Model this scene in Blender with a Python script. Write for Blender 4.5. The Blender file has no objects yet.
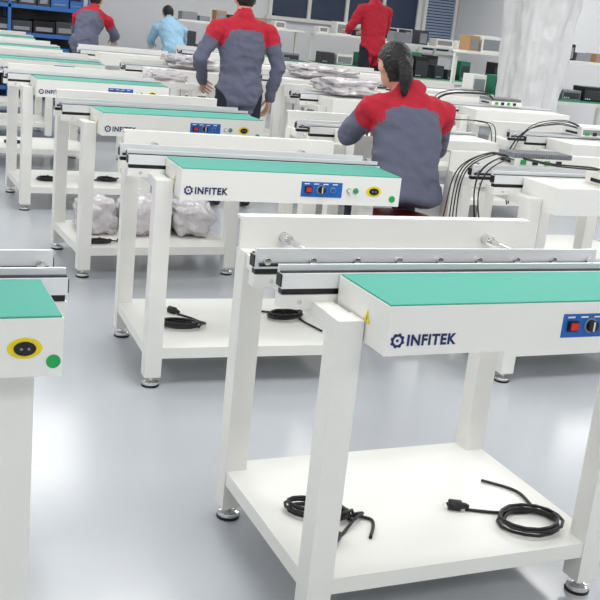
import bpy, bmesh, math, random
import numpy as np
from mathutils import Vector, Matrix, noise
random.seed(4)
C=bpy.context.collection
# ---------------------------------------------------------------- materials
def mat(name,col,rough=.5,metal=0,spec=.5,bump=0,bscale=40,var=0,vscale=6,emit=0,trans=0,alpha=1):
    m=bpy.data.materials.new(name);m.use_nodes=True
    nt=m.node_tree;b=nt.nodes['Principled BSDF']
    c=tuple((x/255)**2.2 for x in col)+(1,)
    b.inputs['Base Color'].default_value=c
    b.inputs['Roughness'].default_value=rough;b.inputs['Metallic'].default_value=metal
    b.inputs['Specular IOR Level'].default_value=spec
    if trans: b.inputs['Transmission Weight'].default_value=trans
    if alpha<1: b.inputs['Alpha'].default_value=alpha
    if emit:
        b.inputs['Emission Color'].default_value=c;b.inputs['Emission Strength'].default_value=emit
    tc=nt.nodes.new('ShaderNodeTexCoord')
    if var:
        n=nt.nodes.new('ShaderNodeTexNoise');n.inputs['Scale'].default_value=vscale;n.inputs['Detail'].default_value=4
        nt.links.new(tc.outputs['Object'],n.inputs['Vector'])
        mx=nt.nodes.new('ShaderNodeMix');mx.data_type='RGBA'
        mx.inputs[6].default_value=tuple(x*(1-var) for x in c[:3])+(1,)
        mx.inputs[7].default_value=tuple(min(1,x*(1+var)) for x in c[:3])+(1,)
        nt.links.new(n.outputs['Fac'],mx.inputs[0]);nt.links.new(mx.outputs[2],b.inputs['Base Color'])
    if bump:
        n=nt.nodes.new('ShaderNodeTexNoise');n.inputs['Scale'].default_value=bscale;n.inputs['Detail'].default_value=3
        nt.links.new(tc.outputs['Object'],n.inputs['Vector'])
        bp=nt.nodes.new('ShaderNodeBump');bp.inputs['Strength'].default_value=bump;bp.inputs['Distance'].default_value=.02
        nt.links.new(n.outputs['Fac'],bp.inputs['Height']);nt.links.new(bp.outputs['Normal'],b.inputs['Normal'])
    return m
M=dict(
 white=mat('white_powder_coat',(237,236,230),.38,var=.02,vscale=3),
 mat_g=mat('green_esd_mat',(70,162,144),.6,var=.04,vscale=2),
 alu=mat('brushed_aluminium',(232,234,235),.32,metal=.3),
 chrome=mat('chrome_steel',(225,225,225),.15,metal=1),
 black=mat('black_plastic',(18,18,20),.4),
 dark=mat('dark_grey_plastic',(60,62,66),.5),
 grey=mat('mid_grey_plastic',(140,143,148),.5),
 blue=mat('blue_label',(22,96,178),.4),
 red=mat('red_switch',(205,40,30),.35),
 green=mat('green_button',(30,165,80),.4),
 yellow=mat('yellow_label',(240,215,30),.5),
 navy=mat('navy_logo',(24,44,96),.5),
 bag=mat('clear_packing_plastic',(205,200,203),.2,bump=.8,bscale=16,spec=.8,var=.15,vscale=9),
 drape=mat('plastic_sheet_drape',(214,214,214),.3,bump=.6,bscale=9,spec=.6,var=.08,vscale=7),
 cloth=mat('grey_work_jacket',(98,101,119),.85,bump=.3,bscale=30,var=.07,vscale=8),
 redc=mat('red_jacket_fabric',(186,34,54),.8,bump=.3,bscale=30),
 lblue=mat('light_blue_shirt',(150,190,215),.85,bump=.3,bscale=30),
 trou=mat('dark_trousers',(38,40,52),.9,bump=.2,bscale=30),
 skin=mat('skin',(214,164,138),.55,var=.04,vscale=20),
 hair=mat('black_hair',(22,18,18),.45,bump=.7,bscale=60),
 lips=mat('lips',(176,96,90),.5), eyew=mat('eye_white',(235,235,230),.3),
 shoe=mat('dark_shoe',(30,30,34),.5),
 wall=mat('wall_paint',(236,237,239),.8,var=.01),
 ceil=mat('ceiling_paint',(240,240,240),.9),
 seat=mat('red_seat_vinyl',(170,50,55),.45),
 glass=mat('dark_window_glass',(44,58,84),.1),
 blind=mat('window_blind',(150,165,190),.6),
 steelb=mat('blue_steel_shelf',(52,104,170),.45),
 greenbox=mat('green_bench_mat',(38,120,92),.6),
 wood=mat('cardboard',(176,140,98),.8,var=.06),
 lamp=mat('lamp_diffuser',(255,255,255),.5,emit=2.0),
)
def floor_mat():
    m=mat('grey_epoxy_floor',(186,190,195),.12,spec=.6,var=.035,vscale=.7)
    nt=m.node_tree;b=nt.nodes['Principled BSDF'];tc=[n for n in nt.nodes if n.type=='TEX_COORD'][0]
    n=nt.nodes.new('ShaderNodeTexNoise');n.inputs['Scale'].default_value=1.7;n.inputs['Detail'].default_value=5
    nt.links.new(tc.outputs['Object'],n.inputs['Vector'])
    r=nt.nodes.new('ShaderNodeMapRange');r.inputs['To Min'].default_value=.12;r.inputs['To Max'].default_value=.26
    nt.links.new(n.outputs['Fac'],r.inputs['Value']);nt.links.new(r.outputs['Result'],b.inputs['Roughness'])
    return m
M['floor']=floor_mat()
# ---------------------------------------------------------------- mesh builder
class MB:
    def __init__(s): s.v=[];s.f=[];s.m=[];s.mats=[];s.sm=[]
    def mi(s,k):
        if k not in s.mats: s.mats.append(k)
        return s.mats.index(k)
    def add(s,vs,fs,k,smooth=False):
        o=len(s.v);s.v+= [tuple(v) for v in vs]
        i=s.mi(k)
        for f in fs: s.f.append(tuple(o+a for a in f));s.m.append(i);s.sm.append(smooth)
    def box(s,x0,x1,y0,y1,z0,z1,k,R=None,c=None):
        vs=[Vector((x,y,z)) for z in (z0,z1) for y in (y0,y1) for x in (x0,x1)]
        if R is not None: vs=[R@v+Vector(c) for v in vs]
        s.add(vs,[(0,2,3,1),(4,5,7,6),(0,1,5,4),(2,6,7,3),(0,4,6,2),(1,3,7,5)],k)
    def loft(s,rings,k,cap=True,smooth=True):
        n=len(rings[0]);vs=[p for r in rings for p in r];fs=[]
        for i in range(len(rings)-1):
            for j in range(n):
                a=i*n+j;b=i*n+(j+1)%n
                fs.append((a,b,b+n,a+n))
        s.add(vs,fs,k,smooth)
        if cap:
            o=len(s.v)-len(vs);i=s.mi(k)
            s.f.append(tuple(o+j for j in reversed(range(n))));s.m.append(i);s.sm.append(False)
            s.f.append(tuple(o+len(vs)-n+j for j in range(n)));s.m.append(i);s.sm.append(False)
    def tube(s,pts,rad,k,n=10,round_ends=False):
        pts=[Vector(p) for p in pts]
        if not isinstance(rad,(list,tuple)): rad=[rad]*len(pts)
        rings=[];up=None
        for i,p in enumerate(pts):
            t=(pts[min(i+1,len(pts)-1)]-pts[max(i-1,0)]).normalized()
            if up is None:
                up=Vector((0,0,1)) if abs(t.z)<.9 else Vector((1,0,0))
            a=(up-t*up.dot(t)).normalized();up=a;b=t.cross(a)
            def ring(c,r): return [c+a*(r*math.cos(2*math.pi*j/n))+b*(r*math.sin(2*math.pi*j/n)) for j in range(n)]
            if i==0 and round_ends:
                for h in (.95,.7,.35): rings.append(ring(p-t*rad[0]*h,rad[0]*math.sqrt(1-h*h)))
            rings.append(ring(p,rad[i]))
            if i==len(pts)-1 and round_ends:
                for h in (.35,.7,.95): rings.append(ring(p+t*rad[i]*h,rad[i]*math.sqrt(1-h*h)))
        s.loft(rings,k)
    def ell(s,c,r,k,R=None,n=16,m=10):
        rings=[]
        for i in range(m+1):
            ph=math.pi*(i+.15)/(m+.3)
            ring=[]
            for j in range(n):
                th=2*math.pi*j/n
                v=Vector((r[0]*math.sin(ph)*math.cos(th),r[1]*math.sin(ph)*math.sin(th),-r[2]*math.cos(ph)))
                if R is not None: v=R@v
                ring.append(v+Vector(c))
            rings.append(ring)
        s.loft(rings,k)
    def obj(s,name,loc=(0,0,0),rz=0,bevel=0,parent=None):
        me=bpy.data.meshes.new(name);me.from_pydata(s.v,[],s.f)
        for k in s.mats: me.materials.append(M[k])
        me.polygons.foreach_set('material_index',s.m);me.polygons.foreach_set('use_smooth',s.sm)
        me.update()
        return place(me,name,loc,rz,bevel,parent)
def place(me,name,loc=(0,0,0),rz=0,bevel=0,parent=None):
    o=bpy.data.objects.new(name,me);C.objects.link(o);o.location=loc;o.rotation_euler=(0,0,rz)
    if bevel:
        b=o.modifiers.new('bevel','BEVEL');b.width=bevel;b.segments=2;b.limit_method='ANGLE';b.angle_limit=math.radians(50)
    if parent: o.parent=parent
    return o
def smooth_pts(pts,sub=6):
    pts=[Vector(p) for p in pts];out=[]
    P=[pts[0]]+pts+[pts[-1]]
    for i in range(1,len(P)-2):
        for k in range(sub):
            t=k/sub;a,b,c,d=P[i-1],P[i],P[i+1],P[i+2]
            out.append(.5*((2*b)+(c-a)*t+(2*a-5*b+4*c-d)*t*t+(3*b-a-3*c+d)*t**3))
    out.append(pts[-1]);return out
# ---------------------------------------------------------------- room
X0,X1,Y0,Y1,ZC=-4.,10.,-3.,16.4,3.1
def roombox(name,a,k):
    b=MB();b.box(*a,k);return b.obj(name)
roombox('floor',(X0-.2,X1+.2,Y0-.2,Y1+.2,-.1,0),'floor')
roombox('ceiling',(X0-.2,X1+.2,Y0-.2,Y1+.2,ZC,ZC+.1),'ceil')
roombox('wall_left',(X0-.15,X0,Y0,Y1,0,ZC),'wall')
roombox('wall_right',(X1,X1+.15,Y0,Y1,0,ZC),'wall')
roombox('wall_front',(X0-.15,X1+.15,Y0-.15,Y0,0,ZC),'wall')
roombox('wall_back',(X0-.15,X1+.15,Y1,Y1+.15,0,ZC),'wall')
roombox('baseboard_back',(X0,X1,Y1-.02,Y1,0,.1),'grey')
roombox('baseboard_right',(X1-.02,X1,Y0,Y1,0,.1),'grey')
def window(name,x0,x1,z0,z1,panes,blinds=False):
    b=MB();y=Y1
    b.box(x0,x1,y-.03,y-.004,z0,z1,'glass')
    b.box(x0-.06,x1+.06,y-.1,y-.001,z0-.06,z0,'white');b.box(x0-.06,x1+.06,y-.07,y-.001,z1,z1+.06,'white')
    for i in range(panes+1):
        x=x0+(x1-x0)*i/panes;b.box(x-.03,x+.03,y-.07,y-.001,z0,z1,'white')
    if blinds:
        z=z0+.03
        while z<z1: b.box(x0+.03,x1-.03,y-.06,y-.045,z,z+.035,'blind');z+=.05
    b.obj(name)
window('window_1',6.4,9.2,1.42,2.6,4)
window('window_2',9.33,9.95,1.1,2.6,1,True)
window('window_3',-2.5,.8,1.42,2.6,4)
# ceiling lamps
for x in (-2,1.5,5,8.4):
    for y in (-1,2.6,6.1,9.6,13.2):
        b=MB();b.box(-.62,.62,-.62,.62,.0,.05,'white');b.box(-.58,.58,-.58,.58,-.004,0,'lamp')
        b.obj('ceiling_lamp',(x,y,ZC-.055))
        l=bpy.data.lights.new('panel_light','AREA');l.shape='RECTANGLE';l.size=1.15;l.size_y=1.15;l.energy=29.5
        l.color=(1,.993,.982)
        lo=bpy.data.objects.new('panel_light',l);C.objects.link(lo);lo.location=(x,y,ZC-.075)
w=bpy.data.worlds.new('w');bpy.context.scene.world=w;w.use_nodes=True
w.node_tree.nodes['Background'].inputs[0].default_value=(.8,.88,1,1);w.node_tree.nodes['Background'].inputs[1].default_value=.6
# ---------------------------------------------------------------- logo text
tcv=bpy.data.curves.new('logo','FONT');tcv.body='INFITEK';tcv.size=.036;tcv.offset=.0012;tcv.extrude=.0004;tcv.space_character=1.12
to=bpy.data.objects.new('t',tcv);C.objects.link(to)
dg=bpy.context.evaluated_depsgraph_get();dg.update()
LOGO=bpy.data.meshes.new_from_object(to.evaluated_get(dg));bpy.data.objects.remove(to)
LOGO.materials.clear();LOGO.materials.append(M['navy'])
lw=max(v.co.x for v in LOGO.vertices)
for v in LOGO.vertices: v.co.x*=.132/lw
# ---------------------------------------------------------------- conveyor table
HT,BH,YF,XL,LB,MD,ZS,LY=.923,.118,-.137,.037,.918,.263,.171,.636
def conveyor_mesh(mat_on=True,Lx=.858,oval=.80,stick=.885,warn=True,controls=True,rext=0,plate=.965):
    b=MB()
    for x in (0,Lx):
        for y in (0,LY):
            top=(.857 if x==0 else HT-BH+.005) if y==0 else .86
            b.box(x-.034,x+.034,y-.034,y+.034,.045,top,'white')
            b.tube([(x,y,.006),(x,y,.05)],.009,'chrome')
            b.tube([(x,y,0),(x,y,.007),(x,y,.009)],[.036,.036,.03],'black',20)
            b.tube([(x,y,.009),(x,y,.02),(x,y,.026)],[.034,.033,.014],'chrome',20)
        b.box(x-.028,x+.028,.03,LY-.03,.815,.855,'white')
    b.box(.03,Lx-.03,LY-.02,LY+.02,.80,.85,'white')
    b.box(-.03,Lx+.03,-.03,LY+.03,ZS-.006,ZS,'white')
    b.box(-.03,Lx+.03,-.03,-.02,ZS-.045,ZS-.006,'white');b.box(-.03,Lx+.03,LY+.02,LY+.03,ZS-.045,ZS-.006,'white')
    b.box(-.03,-.02,-.02,LY+.02,ZS-.045,ZS-.006,'white');b.box(Lx+.02,Lx+.03,-.02,LY+.02,ZS-.045,ZS-.006,'white')
    b.box(XL,XL+LB,YF,YF+MD,HT-BH,HT,'white')
    if mat_on: b.box(XL+.003,XL+LB-.003,YF+.003,YF+MD-.002,HT,HT+.004,'mat_g')
    xa,xb=-.113,.978+rext
    for y0,d in ((.132,1),(.318,-1)):
        y1=y0+.036
        b.box(xa,xb,y0,y1,.888,.926,'alu');b.box(xa+.004,xb-.004,y0+.006,y1-.006,.872,.888,'black')
        b.box(xa,xb,y0,y1,.838,.872,'white')
        yy=y1 if d>0 else y0
        b.box(xa,xb,min(yy,yy-d*.008),max(yy,yy-d*.008),.926,.942,'alu')
        b.box(xa,xb,min(yy-d*.014,yy-d*.028),max(yy-d*.014,yy-d*.028),.926,.929,'black')
        for e,s in ((xa,-1),(xb,1)):
            b.box(min(e,e+s*.003),max(e,e+s*.003),y0+.003,y1-.003,.892,.923,'black')
        b.tube([(xa+.01,yy+d*.004,.9),(xb-.01,yy+d*.004,.9)],.005,'black',8)
        for x in np.linspace(xa+.03,xb-.03,9): b.tube([(x,yy-d*.002,.91),(x,yy+d*.012,.91)],.010,'chrome',10)
        for x in (xa+.05,xb-.05): b.tube([(x,y0-.002,.855),(x,y1+.002,.855)],.006,'chrome',8)
    for x in (.10,.80):
        b.tube([(x,.35,.895),(x,LY+.01,.895)],.0085,'chrome',12);b.tube([(x,LY-.03,.895),(x,LY+.008,.895)],.016,'chrome',14)
        b.tube([(x,.352,.895),(x,.375,.895)],.014,'alu',14)
        b.box(x-.02,x+.02,.16,.32,.842,.856,'alu')
    b.box(-.035,plate,LY+.008,LY+.02,.835,.955,'white');b.box(-.035,plate,LY+.02,LY+.05,.945,.955,'white')
    if not controls: return b
    y=YF;zc=HT-BH/2
    def disc(x,z,r,k,d=.004,n=20): b.tube([(x,y+.001,z),(x,y-d,z)],r,k,n)
    x0=XL+.485
    b.box(x0,x0+.175,y-.002,y+.001,zc-.03,zc+.03,'blue')
    b.box(x0+.015,x0+.045,y-.009,y-.002,zc-.013,zc+.013,'black');b.box(x0+.019,x0+.041,y-.013,y-.009,zc-.009,zc+.009,'red')
    disc(x0+.085,zc,.015,'black',.016);disc(x0+.085,zc,.019,'grey',.004);b.box(x0+.083,x0+.087,y-.018,y-.016,zc-.012,zc+.012,'white')
    disc(x0+.135,zc,.012,'grey',.005);disc(x0+.135,zc,.008,'blue',.012)
    for i in range(4): b.box(x0+.012+i*.04,x0+.034+i*.04,y-.0026,y-.002,zc+.02,zc+.024,'white')
    disc(x0+.205,zc,.010,'grey',.004);disc(x0+.205,zc,.007,'white',.011)
    disc(x0+.235,zc,.012,'grey',.004);disc(x0+.235,zc,.009,'green',.011)
    ox=XL+oval
    rings=[]
    for dd in (.001,-.002):
        rings.append([Vector((ox+.033*math.cos(2*math.pi*j/24),y+dd,zc+.021*math.sin(2*math.pi*j/24))) for j in range(24)])
    b.loft(rings,'yellow')
    rings=[]
    for dd in (-.001,-.006):
        rings.append([Vector((ox+.021*math.cos(2*math.pi*j/24),y+dd,zc+.014*math.sin(2*math.pi*j/24))) for j in range(24)])
    b.loft(rings,'black')
    for dx in (-.007,.007): disc(ox+dx,zc,.0028,'grey',.0075,8)
    disc(XL+stick,HT-BH+.03,.014,'green',.0012,24)
    gx,gz=XL+.03,HT-BH+.037
    outer=[];inner=[]
    for j in range(32):
        a=2*math.pi*j/32;r=.0185 if (j//2)%2 else .0155
        outer.append(Vector((gx+r*math.cos(a),y-.0012,gz+r*math.sin(a))));inner.append(Vector((gx+.010*math.cos(a),y-.0012,gz+.010*math.sin(a))))
    b.add(outer+inner,[(j,(j+1)%32,32+(j+1)%32,32+j) for j in range(32)],'navy')
    disc(gx,gz,.0035,'navy',.0012,10)
    if warn:
        xs=XL-.001
        b.add([(xs,-.055,.855),(xs,-.021,.855),(xs,-.038,.886)],[(0,1,2)],'yellow')
        b.add([(xs-.0004,-.040,.860),(xs-.0004,-.036,.860),(xs-.0004,-.038,.876)],[(0,1,2)],'black')
    return b
proto={}
def conveyor(x,y,rz=0,key='std',logo=True,**kw):
    if key not in proto:
        b=conveyor_mesh(**kw);me=bpy.data.meshes.new('conveyor_'+key);me.from_pydata(b.v,[],b.f)
        for k in b.mats: me.materials.append(M[k])
        me.polygons.foreach_set('material_index',b.m);me.polygons.foreach_set('use_smooth',b.sm);me.update();proto[key]=me
    o=place(proto[key],'conveyor_table',(x,y,0),math.radians(rz),.003)
    if not logo: return o
    lo=bpy.data.objects.new('logo_lettering',LOGO);C.objects.link(lo);lo.parent=o
    lo.location=(XL+.054,YF-.0012,HT-BH+.025);lo.rotation_euler=(math.pi/2,0,0)
    return o
conveyor(1.058,2.042,0)
conveyor(1.107,3.80,-2.95)
conveyor(1.162,5.461,2.1)
conveyor(1.108,7.212,.8)
conveyor(1.04,8.95);conveyor(1.0,10.7);conveyor(1.0,12.4)
conveyor(-.585,2.02,0,'left',Lx=.885,oval=.845,stick=.90,rext=.035,plate=.74)
for x,y,r in ((2.72,3.63,0),(2.45,5.07,0),(3.3,7.2,1),(2.35,8.95,0),(3.65,8.95,0),(4.95,8.9,0),(4.0,5.2,0),(4.55,7.15,0),(2.3,10.7,0),(3.6,10.7,0),(4.9,10.7,0),(3.9,12.4,0)):
    conveyor(x,y,r,'plain',False,mat_on=False,controls=False)
# ---------------------------------------------------------------- cables
def coil(x,y,z,r,plug,seed,loops=4,sx=1,sy=1,rot=0,tail=None):
    rnd=random.Random(seed);b=MB();pts=[]
    N=loops*14
    R=Matrix.Rotation(rot,3,'Z')
    for i in range(N+1):
        a=2*math.pi*i/14;k=1+.10*math.sin(a*.37+seed)+rnd.uniform(-.03,.03)
        v=R@Vector((r*sx*k*math.cos(a),r*sy*k*math.sin(a),0))
        pts.append(Vector((x+v.x,y+v.y,z+.0045+.007*(i/14)*.9)))
    p=Vector(plug)
    q=pts[-1];d=(q-pts[-2]).normalized()
    tl=smooth_pts([q,q+d*.05+Vector((0,0,-.008)),(q+p)/2+Vector((rnd.uniform(-.03,.03),rnd.uniform(-.03,.03),0)),p])
    for t in tl: t.z=max(z+.0045,z+.005+.018*max(0,1-(t-q).length/.08))
    b.tube(pts+tl[1:],.0048,'black',8)
    dd=(tl[-1]-tl[-3]).normalized()
    e=tl[-1];e.z=z+.016
    b.tube([e-dd*.01,e,e+dd*.012,e+dd*.014,e+dd*.05,e+dd*.052],[.005,.009,.011,.016,.016,.013],'black',12)
    for s in (-1,0,1):
        o=dd.cross(Vector((0,0,1)))*(.007*s);b.tube([e+dd*.05+o,e+dd*.068+o],.002,'chrome',6)
    if tail:
        b.tube(smooth_pts([pts[0],]+[Vector(t) for t in tail]),.0048,'black',8)
    b.tube([pts[3]+Vector((0,0,-.002)),pts[3]+Vector((0,0,.02))],.007,'black',8)
    b.obj('power_cable')
coil(1.785,2.14,ZS,.085,(1.64,2.26,ZS),1,4,1.05,.85,tail=[(1.86,2.22,ZS+.006),(1.87,2.33,ZS+.006),(1.8,2.42,ZS+.006)])
coil(1.19,2.33,ZS,.07,(1.19,2.19,ZS),2,5,1.25,.62,-.6,tail=[(1.27,2.3,ZS+.006),(1.33,2.26,ZS+.006),(1.28,2.17,ZS+.006)])
coil(1.29,4.03,ZS,.07,(1.33,4.2,ZS),3,4,1.2,.7,-.3)
coil(1.82,4.12,ZS,.075,(1.72,4.22,ZS),4,4,1.1,.7,.2,tail=[(1.88,4.05,ZS+.006),(1.91,3.9,ZS+.006)])
coil(1.26,5.54,ZS,.055,(1.38,5.56,ZS),5,3,1.2,.7)
coil(1.3,7.45,ZS,.07,(1.4,7.5,ZS),6,3);coil(1.75,7.5,ZS,.07,(1.6,7.5,ZS),7,3)
coil(1.3,9.2,ZS,.07,(1.4,9.3,ZS),8,3)
# ---------------------------------------------------------------- lumpy bags
def lumpy(name,x,y,z,sx,sy,sz,seed,k='bag',rz=0,amp=.2):
    bm=bmesh.new();bmesh.ops.create_cube(bm,size=2)
    bmesh.ops.subdivide_edges(bm,edges=bm.edges[:],cuts=19,use_grid_fill=True)
    o=Vector((seed*3.1,seed*1.7,0))
    for v in bm.verts:
        p=v.co.copy();e=4
        l=(abs(p.x)**e+abs(p.y)**e+abs(p.z)**e)**(1/e);p=p/l
        d=noise.noise(p*1.6+o)*amp+noise.noise(p*4+o)*amp*.5+abs(noise.noise(p*8+o))*amp*.5
        p=p*(1+d);p.z=max(p.z,-.98)
        v.co=Vector((p.x*sx,p.y*sy,(p.z+.98)*sz))
    me=bpy.data.meshes.new(name);bm.to_mesh(me);bm.free();me.materials.append(M[k])
    for f in me.polygons:f.use_smooth=True
    return place(me,name,(x,y,z),rz)
lumpy('plastic_bag_bundle',1.31,5.87,ZS,.11,.15,.10,6)
lumpy('plastic_bag_bundle',1.60,5.86,ZS,.14,.17,.11,1)
lumpy('plastic_bag_bundle',1.88,5.84,ZS,.12,.18,.10,2)
lumpy('plastic_bag_bundle',3.6,7.42,.944,.22,.17,.055,3,amp=.35)
lumpy('plastic_bag_bundle',2.85,9.2,.944,.2,.2,.05,4,amp=.4)
lumpy('plastic_bag_bundle',4.2,9.2,.944,.3,.2,.05,5,amp=.4)
# small trolley with wrapped parts beside the standing man
b=MB()
for x in (.02,.40):
    for y in (.02,.33):
        b.box(x-.015,x+.015,y-.015,y+.015,.07,.86,'white')
        b.tube([(x-.012,y,.035),(x+.012,y,.035)],.035,'black',16);b.tube([(x,y,.035),(x,y,.08)],.008,'chrome',8)
for z in (.2,.53,.84): b.box(0,.42,0,.35,z,z+.02,'white')
b.box(0,.42,0,.01,.86,.89,'white');b.box(0,.42,.34,.35,.86,.89,'white')
b.obj('parts_trolley',(2.14,7.98,0),0,.002)
lumpy('plastic_bag_bundle',2.35,8.155,.86,.15,.12,.05,9,amp=.3)
# ---------------------------------------------------------------- controllers on right-hand tables
def controller(x,y,z,w,d,h,fins=True,rz=0):
    b=MB();b.box(0,w,0,d,0,h*.6 if fins else h,'white')
    if fins:
        n=int(w/.014)
        for i in range(n): b.box(i*w/n,i*w/n+.005,0.004,d-.004,h*.6,h,'grey')
    else:
        b.box(.01,w-.01,-.002,0,h*.2,h*.75,'grey')
    for i in range(4): b.box(w*(.1+.2*i),w*(.1+.2*i)+.03,-.006,0,.008,.03,'black' if i%2 else 'green')
    b.box(-.004,0,d*.2,d*.8,.01,h*.4,'black')
    return b.obj('servo_controller',(x,y,z),rz,.0015)
controller(2.83,3.95,.943,.34,.14,.06)
controller(3.05,3.5,.924,.36,.2,.065,False)
controller(2.98,5.2,.943,.3,.2,.06)
controller(4.3,5.33,.943,.3,.2,.06,False);controller(4.9,7.28,.943,.3,.2,.06)
def bundle(specs,name='cable_bundle'):
    b=MB();rnd=random.Random(7)
    for pts,n,sp,r in specs:
        for i in range(n):
            o=Vector((rnd.uniform(-sp,sp),rnd.uniform(-sp,sp),rnd.uniform(-sp,sp)*.5))
            q=[Vector(p)+o*(.3 if j in(0,len(pts)-1) else 1+rnd.uniform(-.4,.4)) for j,p in enumerate(pts)]
            b.tube(smooth_pts(q,7),r,'black',6)
    b.obj(name)
bundle([([(2.86,4.02,.97),(2.74,4.0,.99),(2.57,3.96,.92),(2.52,3.93,.75),(2.55,3.93,.58),(2.64,3.9,.5)],4,.035,.0032),
 ([(2.86,3.99,.965),(2.7,3.85,.99),(2.57,3.8,.93),(2.54,3.78,.8),(2.58,3.72,.6),(2.8,3.7,.3),(2.9,3.75,.185)],3,.025,.0032),
 ([(3.1,3.65,.985),(2.98,3.6,1.0),(2.88,3.72,.99),(2.88,3.95,.98)],3,.02,.0035)])
bundle([([(3.0,5.3,.965),(2.9,5.25,1.0),(2.75,5.3,.98),(2.65,5.35,.97)],4,.02,.003),([(3.25,5.3,1.0),(3.42,5.2,1.01),(3.6,5.3,.95),(3.63,5.3,.7)],2,.02,.003)])
bundle([([(4.35,5.4,.99),(4.1,5.3,1.03),(3.85,5.3,.96),(3.75,5.3,.75),(3.8,5.3,.5)],4,.04,.0032),([(4.5,5.4,1.01),(4.7,5.3,1.02),(4.85,5.3,.98)],4,.03,.0032)])
bundle([([(4.92,7.3,.99),(4.75,7.2,1.04),(4.4,7.3,.98),(4.36,7.3,.7)],4,.04,.004)])
# ---------------------------------------------------------------- stool
def stool(x,y,h):
    b=MB()
    b.tube([(0,0,h-.06),(0,0,h-.05),(0,0,h-.012),(0,0,h)],[.17,.19,.19,.165],'seat',28)
    b.tube([(0,0,h-.075),(0,0,h-.06)],.12,'black',20);b.tube([(0,0,.09),(0,0,h-.07)],.022,'chrome',14)
    b.tube([(0,0,.07),(0,0,.3)],.03,'black',14)
    for i in range(5):
        a=2*math.pi*i/5+.3;d=Vector((math.cos(a),math.sin(a),0))
        b.tube([d*.02+Vector((0,0,.1)),d*.15+Vector((0,0,.085)),d*.27+Vector((0,0,.06))],[.022,.018,.014],'black',8)
        c=d*.27;t=Vector((-d.y,d.x,0))
        for s in(-1,1): b.tube([c+t*(.012*s)+Vector((0,0,.026)),c+t*(.024*s)+Vector((0,0,.026))],.026,'black',14)
        b.tube([c+Vector((0,0,.03)),c+Vector((0,0,.07))],.009,'black',8)
    rp=[Vector((.16*math.cos(2*math.pi*i/24),.16*math.sin(2*math.pi*i/24),.24)) for i in range(25)]
    b.tube(rp,.008,'chrome',8)
    for a in (0,math.pi/2,math.pi,-math.pi/2): b.tube([(.02*math.cos(a),.02*math.sin(a),.24),(.16*math.cos(a),.16*math.sin(a),.24)],.007,'chrome',8)
    b.obj('swivel_stool',(x,y,0))
# ---------------------------------------------------------------- people
def remesh(b,vox,smooth):
    me=bpy.data.meshes.new('tmp');me.from_pydata(b.v,[],b.f)
    bm=bmesh.new();bm.from_mesh(me);bmesh.ops.recalc_face_normals(bm,faces=bm.faces[:]);bm.to_mesh(me);bm.free()
    o=bpy.data.objects.new('tmp',me);C.objects.link(o)
    r=o.modifiers.new('r','REMESH');r.mode='VOXEL';r.voxel_size=vox
    s=o.modifiers.new('s','SMOOTH');s.factor=.5;s.iterations=smooth
    dg=bpy.context.evaluated_depsgraph_get();dg.update()
    m=bpy.data.meshes.new_from_object(o.evaluated_get(dg));bpy.data.objects.remove(o)
    return m
def hand(b,w,d,nrm,side,curl=.5):
    d=Vector(d).normalized();nrm=Vector(nrm);nrm=(nrm-d*nrm.dot(d)).normalized();s=d.cross(nrm)*side
    w=Vector(w)
    rings=[]
    for t,hw,hh in ((-.02,.024,.02),(.01,.027,.017),(.04,.037,.015),(.075,.041,.014),(.09,.038,.011)):
        rings.append([w+d*t+s*(hw*math.cos(2*math.pi*j/14))+nrm*(hh*math.sin(2*math.pi*j/14)) for j in range(14)])
    b.loft(rings,'skin')
    for i,(off,L) in enumerate(((.031,.068),(.010,.076),(-.011,.071),(-.032,.055))):
        p=w+d*.075+s*off;pts=[p];a=curl*.3;dd=d+s*(.08*off/.03)
        for seg in (.45,.32,.23):
            dirv=(dd*math.cos(a)+nrm*math.sin(a)).normalized();pts.append(pts[-1]+dirv*L*(seg+.1));a+=curl*.75
        b.tube(pts,[.0095,.0088,.0080,.0068],'skin',10,True)
    p=w+d*.022+s*.026
    p1=p+(s*.8+d*.6+nrm*.2).normalized()*.035;p2=p1+(d*.9+s*.3+nrm*.4).normalized()*.03;p3=p2+(d+nrm*.5).normalized()*.022
    b.tube([p,p1,p2,p3],[.0135,.011,.0095,.0075],'skin',10,True)
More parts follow.
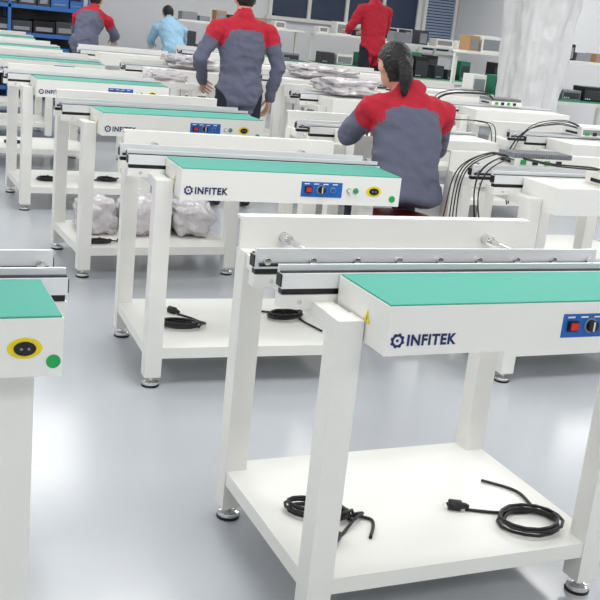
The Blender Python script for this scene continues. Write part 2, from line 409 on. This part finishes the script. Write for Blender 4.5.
def person(name,loc,rz,S,scale=1.0):
    b=MB();caps=[]
    W=[(.158,.118),(.170,.125),(.150,.112),(.176,.122),(.172,.100),(.07,.062)]
    if S.get('female'): W=[(.185,.135),(.185,.135),(.160,.118),(.168,.120),(.152,.094),(.06,.056)]
    sp=[Vector((0,y,z)) for y,z in S['spine']]
    sps=smooth_pts(sp,5);Ws=smooth_pts([Vector((a,c,0)) for a,c in W],5)
    rings=[]
    for i,p in enumerate(sps):
        t=(sps[min(i+1,len(sps)-1)]-sps[max(i-1,0)]).normalized()
        f=Vector((0,t.z,-t.y))
        r=[]
        for j in range(24):
            a=2*math.pi*j/24;ca,sa=math.cos(a),math.sin(a);e=.8
            r.append(p+Vector((1,0,0))*(Ws[i].x*math.copysign(abs(ca)**e,ca))+f*(Ws[i].y*math.copysign(abs(sa)**e,sa)))
        rings.append(r)
    b.loft(rings,'skin')
    for i in range(len(sp)-1): caps.append((sp[i],sp[i+1],.125 if i<4 else .09,'torso'))
    hx=S.get('hx',0)
    hc=Vector((hx,)+S['head']);nb=sp[-1]
    b.tube([nb-Vector((0,0,.05)),nb,hc+Vector((0,-.02,-.05))],[.06,.056,.052],'skin',14,True)
    caps.append((nb+(hc-nb)*.35,hc+Vector((0,-.02,-.09)),.05,'neck'))
    b.tube([nb-(hc-nb)*.12,nb+(hc-nb)*.22],[.078,.064],'skin',16);caps.append((nb-Vector((0,0,.03)),nb+(hc-nb)*.2,.066,'collar'))
    HR=(Matrix.Rotation(S.get('hyaw',0),3,'Z')@Matrix.Rotation(S.get('hpitch',0),3,'X'))
    b.ell(hc+HR@Vector((0,-.008,.02)),(.076,.094,.092),'skin',HR,20,12)
    b.ell(hc+HR@Vector((0,.018,-.045)),(.056,.066,.066),'skin',HR,16,10)
    b.ell(hc+HR@Vector((0,.092,-.022)),(.013,.02,.02),'skin',HR,8,6)
    for s in (-1,1): b.ell(hc+HR@Vector((.078*s,-.005,-.012)),(.012,.02,.032),'skin',HR,10,8)
    caps.append((hc+Vector((0,0,.02)),hc+Vector((0,0,-.04)),.078,'head'))
    if S.get('female'):
        pts=[hc+HR@Vector((0,-.085,.01)),hc+HR@Vector((0,-.112,-.02)),hc+HR@Vector((0,-.118,-.07)),hc+HR@Vector((0,-.10,-.15))]
        b.tube(pts,[.026,.028,.027,.012],'hair',12,True)
        for a,c in zip(pts,pts[1:]): caps.append((a,c,.028,'tail'))
    for s,(sh,el,wr) in zip((-1,1),S['arms']):
        sh,el,wr=Vector(sh),Vector(el),Vector(wr)
        inn=sp[4]+Vector((s*.08,0,.0))
        b.tube([inn,inn.lerp(sh,.6),sh,sh.lerp(el,.5),el,el.lerp(wr,.5),wr.lerp(el,.04)],[.06,.066,.066,.057,.05,.045,.038],'skin',14,True)
        caps.append((sh,el,.058,'uarm'));caps.append((el,wr.lerp(el,.06),.042,'farm'))
    for hip,kn,an in S['legs']:
        hip,kn,an=Vector(hip),Vector(kn),Vector(an)
        b.tube([hip+Vector((0,0,.03)),hip.lerp(kn,.4),kn,kn.lerp(an,.35),an],[.092,.086,.064,.062,.05],'skin',16,True)
        caps.append((hip.lerp(kn,.12),kn,.075,'leg'));caps.append((kn,an,.055,'leg'))
        b.tube([an+Vector((0,-.02,-.045)),an+Vector((0,.06,-.05)),an+Vector((0,.15,-.06))],[.038,.042,.032],'skin',12,True)
        caps.append((an+Vector((0,-.02,-.06)),an+Vector((0,.16,-.06)),.036,'shoe'))
    me=remesh(b,.012,3)
    n=len(me.vertices);co=np.zeros(n*3);me.vertices.foreach_get('co',co);co=co.reshape(-1,3)
    me.update();no=np.array([v.normal[:] for v in me.vertices])
    labs=[c[3] for c in caps]
    pol=me.polygons;fc=np.zeros(len(pol)*3);pol.foreach_get('center',fc);fc=fc.reshape(-1,3)
    def dist(P):
        D=[]
        for a,c,r,l in caps:
            a=np.array(a);c=np.array(c);d=c-a;t=np.clip(((P-a)@d)/max(d@d,1e-9),0,1)
            D.append(np.linalg.norm(P-(a+t[:,None]*d),axis=1)-r)
        return np.array(D)
    fem=S.get('female')
    def classify(P):
        k=dist(P).argmin(0);out=[]
        Hi=np.array(HR.transposed());hcn=np.array(hc)
        shz=np.array(sp[4]);tdir=np.array((sp[4]-sp[2]).normalized())
        for p,i in zip(P,k):
            l=labs[i]
            if l in('head','tail','neck'):
                if l=='tail': out.append('hair');continue
                q=Hi@(p-hcn)
                ear=abs(q[0])>.076 and abs(q[1]+.005)<.024 and -.046<q[2]<.02
                low=-.085 if fem else -.06
                hl=(q[2]>.068) or (q[2]>.012 and q[1]<.03) or (q[1]<-.028 and q[2]>low)
                out.append('hair' if hl and not ear else 'skin')
            elif l=='torso':
                h=(p-shz)@tdir
                out.append(S['yoke'] if h>-.015-.30*max(0,abs(p[0])-.06) -( .05 if abs(p[0])>.13 else 0) else S['top'])
            elif l=='uarm':
                a,c=caps[i][0],caps[i][1];t=(Vector(p)-a).dot(c-a)/(c-a).length_squared
                out.append(S['yoke'] if t<.36 else S['top'])
            else: out.append({'farm':S['top'],'leg':'trou','shoe':'shoe','collar':S['top']}[l])
        return out
    vl=classify(co)
    for i,l in enumerate(vl):
        p=Vector(co[i]);q=Vector(no[i])
        if l=='hair': co[i]+=np.array(q)*(.009+.002*noise.noise(p*30))
        elif l in (S['top'],S['yoke']): co[i]+=np.array(q)*(.007+.014*noise.noise(Vector((p.x*9,p.y*9,p.z*16)))+.009*noise.noise(Vector((p.x*20+p.z*12,p.y*20,p.z*26))))
        elif l=='trou': co[i]+=np.array(q)*(.006*noise.noise(Vector((p.x*10,p.y*10,p.z*18))))
    me.vertices.foreach_set('co',co.ravel())
    fl=classify(fc);keys=sorted(set(fl));me.materials.clear()
    for k in keys: me.materials.append(M[k])
    pol.foreach_set('material_index',[keys.index(k) for k in fl]);pol.foreach_set('use_smooth',[True]*len(pol))
    me.update()
    hb=MB()
    for s,(sh,el,wr),hd in zip((-1,1),S['arms'],S['hands']):
        hand(hb,Vector(wr),hd[0],hd[1],hd[2],hd[3])
    hm=remesh(hb,.0036,2);hm.materials.clear();hm.materials.append(M['skin'])
    for f in hm.polygons:f.use_smooth=True
    fb=MB()
    for s in(-1,1):
        e=hc+HR@Vector((.031*s,.079,.004))
        fb.ell(e,(.0125,.008,.007),'eyew',HR,10,8);fb.ell(e+HR@Vector((0,.0065,0)),(.005,.003,.005),'black',HR,8,6)
        fb.ell(hc+HR@Vector((.031*s,.085,.024)),(.017,.004,.003),'hair',HR,8,6)
    fb.ell(hc+HR@Vector((0,.083,-.058)),(.021,.006,.006),'lips',HR,10,6)
    root=bpy.data.objects.new(name,me);C.objects.link(root)
    root.location=loc;root.rotation_euler=(0,0,rz);root.scale=(scale,)*3
    ho=bpy.data.objects.new('hands',hm);C.objects.link(ho);ho.parent=root
    fo=fb.obj('face_features');fo.parent=root
    return root
def standing(lean=0,arms=None,hands=None,**kw):
    s=math.sin(lean);c=math.cos(lean);P=lambda h,off=0:(s*h+off*c,.90+c*h-off*s)
    sp=[(0,.80),(0,.92),P(.16),P(.32),P(.47),P(.545)]
    d=dict(spine=sp,head=(P(.68)[0]+.02,P(.68)[1]),arms=arms,hands=hands,
      legs=[((-.095,0,.86),(-.11,.02,.48),(-.12,-.01,.095)),((.095,0,.86),(.11,.02,.48),(.12,-.01,.095))],
      top='cloth',yoke='redc');d.update(kw);return d
# woman on the stool
stool(2.49,4.36,.615)
person('seated_woman',(2.49,4.36,0),math.radians(-14),dict(female=True,hx=-.085,
  spine=[(-.02,.675),(0,.75),(.02,.88),(.06,1.02),(.085,1.135),(.10,1.20)],head=(.135,1.325),hpitch=-.25,hyaw=.25,
  arms=[((-.18,.085,1.12),(-.255,.23,.96),(-.13,.46,.985)),((.175,.085,1.12),(.22,.24,.93),(.12,.47,.985))],
  hands=[((.35,1,-.15),(0,0,-1),-1,.5),((-.35,1,-.15),(0,0,-1),1,.5)],
  legs=[((-.09,.03,.735),(-.13,.40,.66),(-.14,.37,.095)),((.09,.03,.735),(.13,.40,.66),(.14,.37,.095))],top='cloth',yoke='redc'))
person('standing_man',(2.725,7.46,0),math.radians(-4),standing(.04,
  [((-.20,.0,1.36),(-.33,-.02,1.12),(-.25,.16,.95)),((.20,.0,1.36),(.29,-.03,1.10),(.26,.04,.86))],
  [((.4,.8,-.4),(.6,-.3,-.3),1,.7),((-.05,.25,-1),(-1,0,0),1,.6)],hpitch=-.2),1.0)
person('bending_worker',(2.64,12.9,0),math.radians(-30),standing(.65,
  [((-.20,.30,1.22),(-.27,.44,1.02),(-.18,.62,.97)),((.20,.30,1.22),(.27,.44,1.02),(.18,.62,.97))],
  [((.1,1,-.3),(0,0,-1),-1,.5),((-.1,1,-.3),(0,0,-1),1,.5)],hpitch=-.5),.97)
person('blue_shirt_worker',(4.0,13.6,0),math.radians(0),standing(.7,
  [((-.20,.30,1.20),(-.25,.44,1.00),(-.16,.62,.97)),((.20,.30,1.20),(.25,.44,1.00),(.16,.62,.97))],
  [((.1,1,-.3),(0,0,-1),-1,.5),((-.1,1,-.3),(0,0,-1),1,.5)],hpitch=-.4,top='lblue',yoke='lblue'),.93)
roombox('step_platform',(5.4,6.9,11.5,12.5,0,.28),'dark')
person('red_jacket_worker',(6.12,11.95,.28),math.radians(10),standing(.1,
  [((-.20,.03,1.36),(-.28,.14,1.12),(-.15,.35,1.08)),((.20,.03,1.36),(.28,.14,1.12),(.15,.35,1.08))],
  [((.2,1,0),(0,0,-1),-1,.6),((-.2,1,0),(0,0,-1),1,.6)],hpitch=-.4,top='redc',yoke='redc'),1.0)
# ---------------------------------------------------------------- draped plastic column
def drape(x,y):
    rings=[];N=110
    for i in range(90):
        t=i/89;z=t*(ZC-.005)
        r=.20+.20*t**1.1+.02*math.sin(t*9);cx=.10*t
        ring=[]
        for j in range(N):
            a=2*math.pi*j/N
            f=noise.noise(Vector((math.cos(a)*2.4,math.sin(a)*2.4,z*.8)))*.22+abs(noise.noise(Vector((math.cos(a)*5,math.sin(a)*5,z*1.2+5))))*.22+abs(noise.noise(Vector((math.cos(a)*4+z*2,math.sin(a)*4,z*5))))*.12
            ring.append(Vector((cx+r*(1+f)*math.cos(a),r*(1+f)*math.sin(a),z)))
        rings.append(ring)
    b=MB();b.loft(rings,'drape');b.obj('plastic_wrapped_column',(x,y,0))
drape(5.75,8.05)
# ---------------------------------------------------------------- benches and racks
def workbench(x,y,w,d,h,rz=0,seed=0,top='greenbox',upper=True,pal=('black','dark','white','white','greenbox','grey','grey')):
    b=MB();rnd=random.Random(seed)
    for i in (0.03,w-.03):
        for j in (.03,d-.03): b.box(i-.02,i+.02,j-.02,j+.02,0,h-.04 if j<d/2 or not upper else h+.45,'white')
    b.box(0,w,0,d,h-.04,h,'white');b.box(.01,w-.01,.01,d-.01,h,h+.004,top)
    b.box(.03,w-.03,.03,d-.03,.2,.22,'white')
    if upper:
        b.box(0,w,d-.28,d,h+.42,h+.45,'white')
    xx=.06
    while xx<w-.3:
        ww=rnd.uniform(.12,.34);hh=rnd.uniform(.08,.3);k=rnd.choice(pal)
        b.box(xx,xx+ww,d*.4,d*.4+.22,h+.004,h+.004+hh,k);b.box(xx+.015,xx+ww-.015,d*.4-.004,d*.4,h+.02,h+hh*.8,'dark' if k!='white' else 'grey')
        for q in range(3): b.tube([(xx+.03+q*.03,d*.4-.012,h+.03),(xx+.03+q*.03,d*.4,h+.03)],.008,'alu',8)
        xx+=ww+rnd.uniform(.03,.12)
    if upper:
        xx=.05
        while xx<w-.3:
            ww=rnd.uniform(.12,.3);hh=rnd.uniform(.06,.2);k=rnd.choice(['black','dark','white','white','wood','grey'])
            b.box(xx,xx+ww,d-.25,d-.04,h+.45,h+.45+hh,k);b.box(xx+.02,xx+ww-.02,d-.254,d-.25,h+.47,h+.45+hh*.8,'grey');xx+=ww+rnd.uniform(.03,.15)
    b.obj('workbench',(x,y,0),rz,.003)
workbench(6.3,9.6,2.2,.7,.85,0,3)
workbench(6.95,12.6,2.2,.7,.8,0,5,pal=('black','dark','red','greenbox','grey'))
workbench(4.4,14.4,2.0,.7,.8,0,8);workbench(6.6,14.4,2.3,.7,.8,0,9)
workbench(7.2,7.9,1.8,.7,.85,0,11,'dark',pal=('black','dark'))
def rack(x,y,w,d,h):
    b=MB();rnd=random.Random(2)
    for i in (0,w/2,w):
        for j in (0,d): b.box(i-.02,i+.02,j-.02,j+.02,0,h,'steelb')
    for k in range(6):
        z=.12+k*(h-.2)/5;b.box(-.02,w+.02,-.02,d+.02,z,z+.05,'steelb')
        xx=.04
        while xx<w-.2 and k<5:
            ww=rnd.uniform(.12,.3);hh=rnd.uniform(.1,.24);b.box(xx,xx+ww,.03,d-.05,z+.05,z+.05+hh,rnd.choice(['red','steelb','steelb','dark','black','dark','steelb']))
            b.box(xx+.03,xx+ww-.03,.026,.03,z+.08,z+.02+hh*.7,'grey');xx+=ww+.02
    b.box(-.02,w+.02,d,d+.01,0,h,'dark')
    b.obj('storage_rack',(x,y,0),0,.003)
rack(.9,14.4,2.1,.5,2.0)
# ---------------------------------------------------------------- camera
cd=bpy.data.cameras.new('camera');cam=bpy.data.objects.new('camera',cd);C.objects.link(cam)
cd.sensor_width=36;cd.lens=36*1017.67/600;cd.clip_start=.05
a=math.radians
cam.matrix_world=Matrix.Translation((0,0,1.535))@(Matrix.Rotation(a(-24.627),4,'Z')@Matrix.Rotation(a(90-15.77),4,'X')@Matrix.Rotation(a(5.996),4,'Z'))
bpy.context.scene.camera=cam
bpy.context.scene.view_settings.view_transform='Standard'
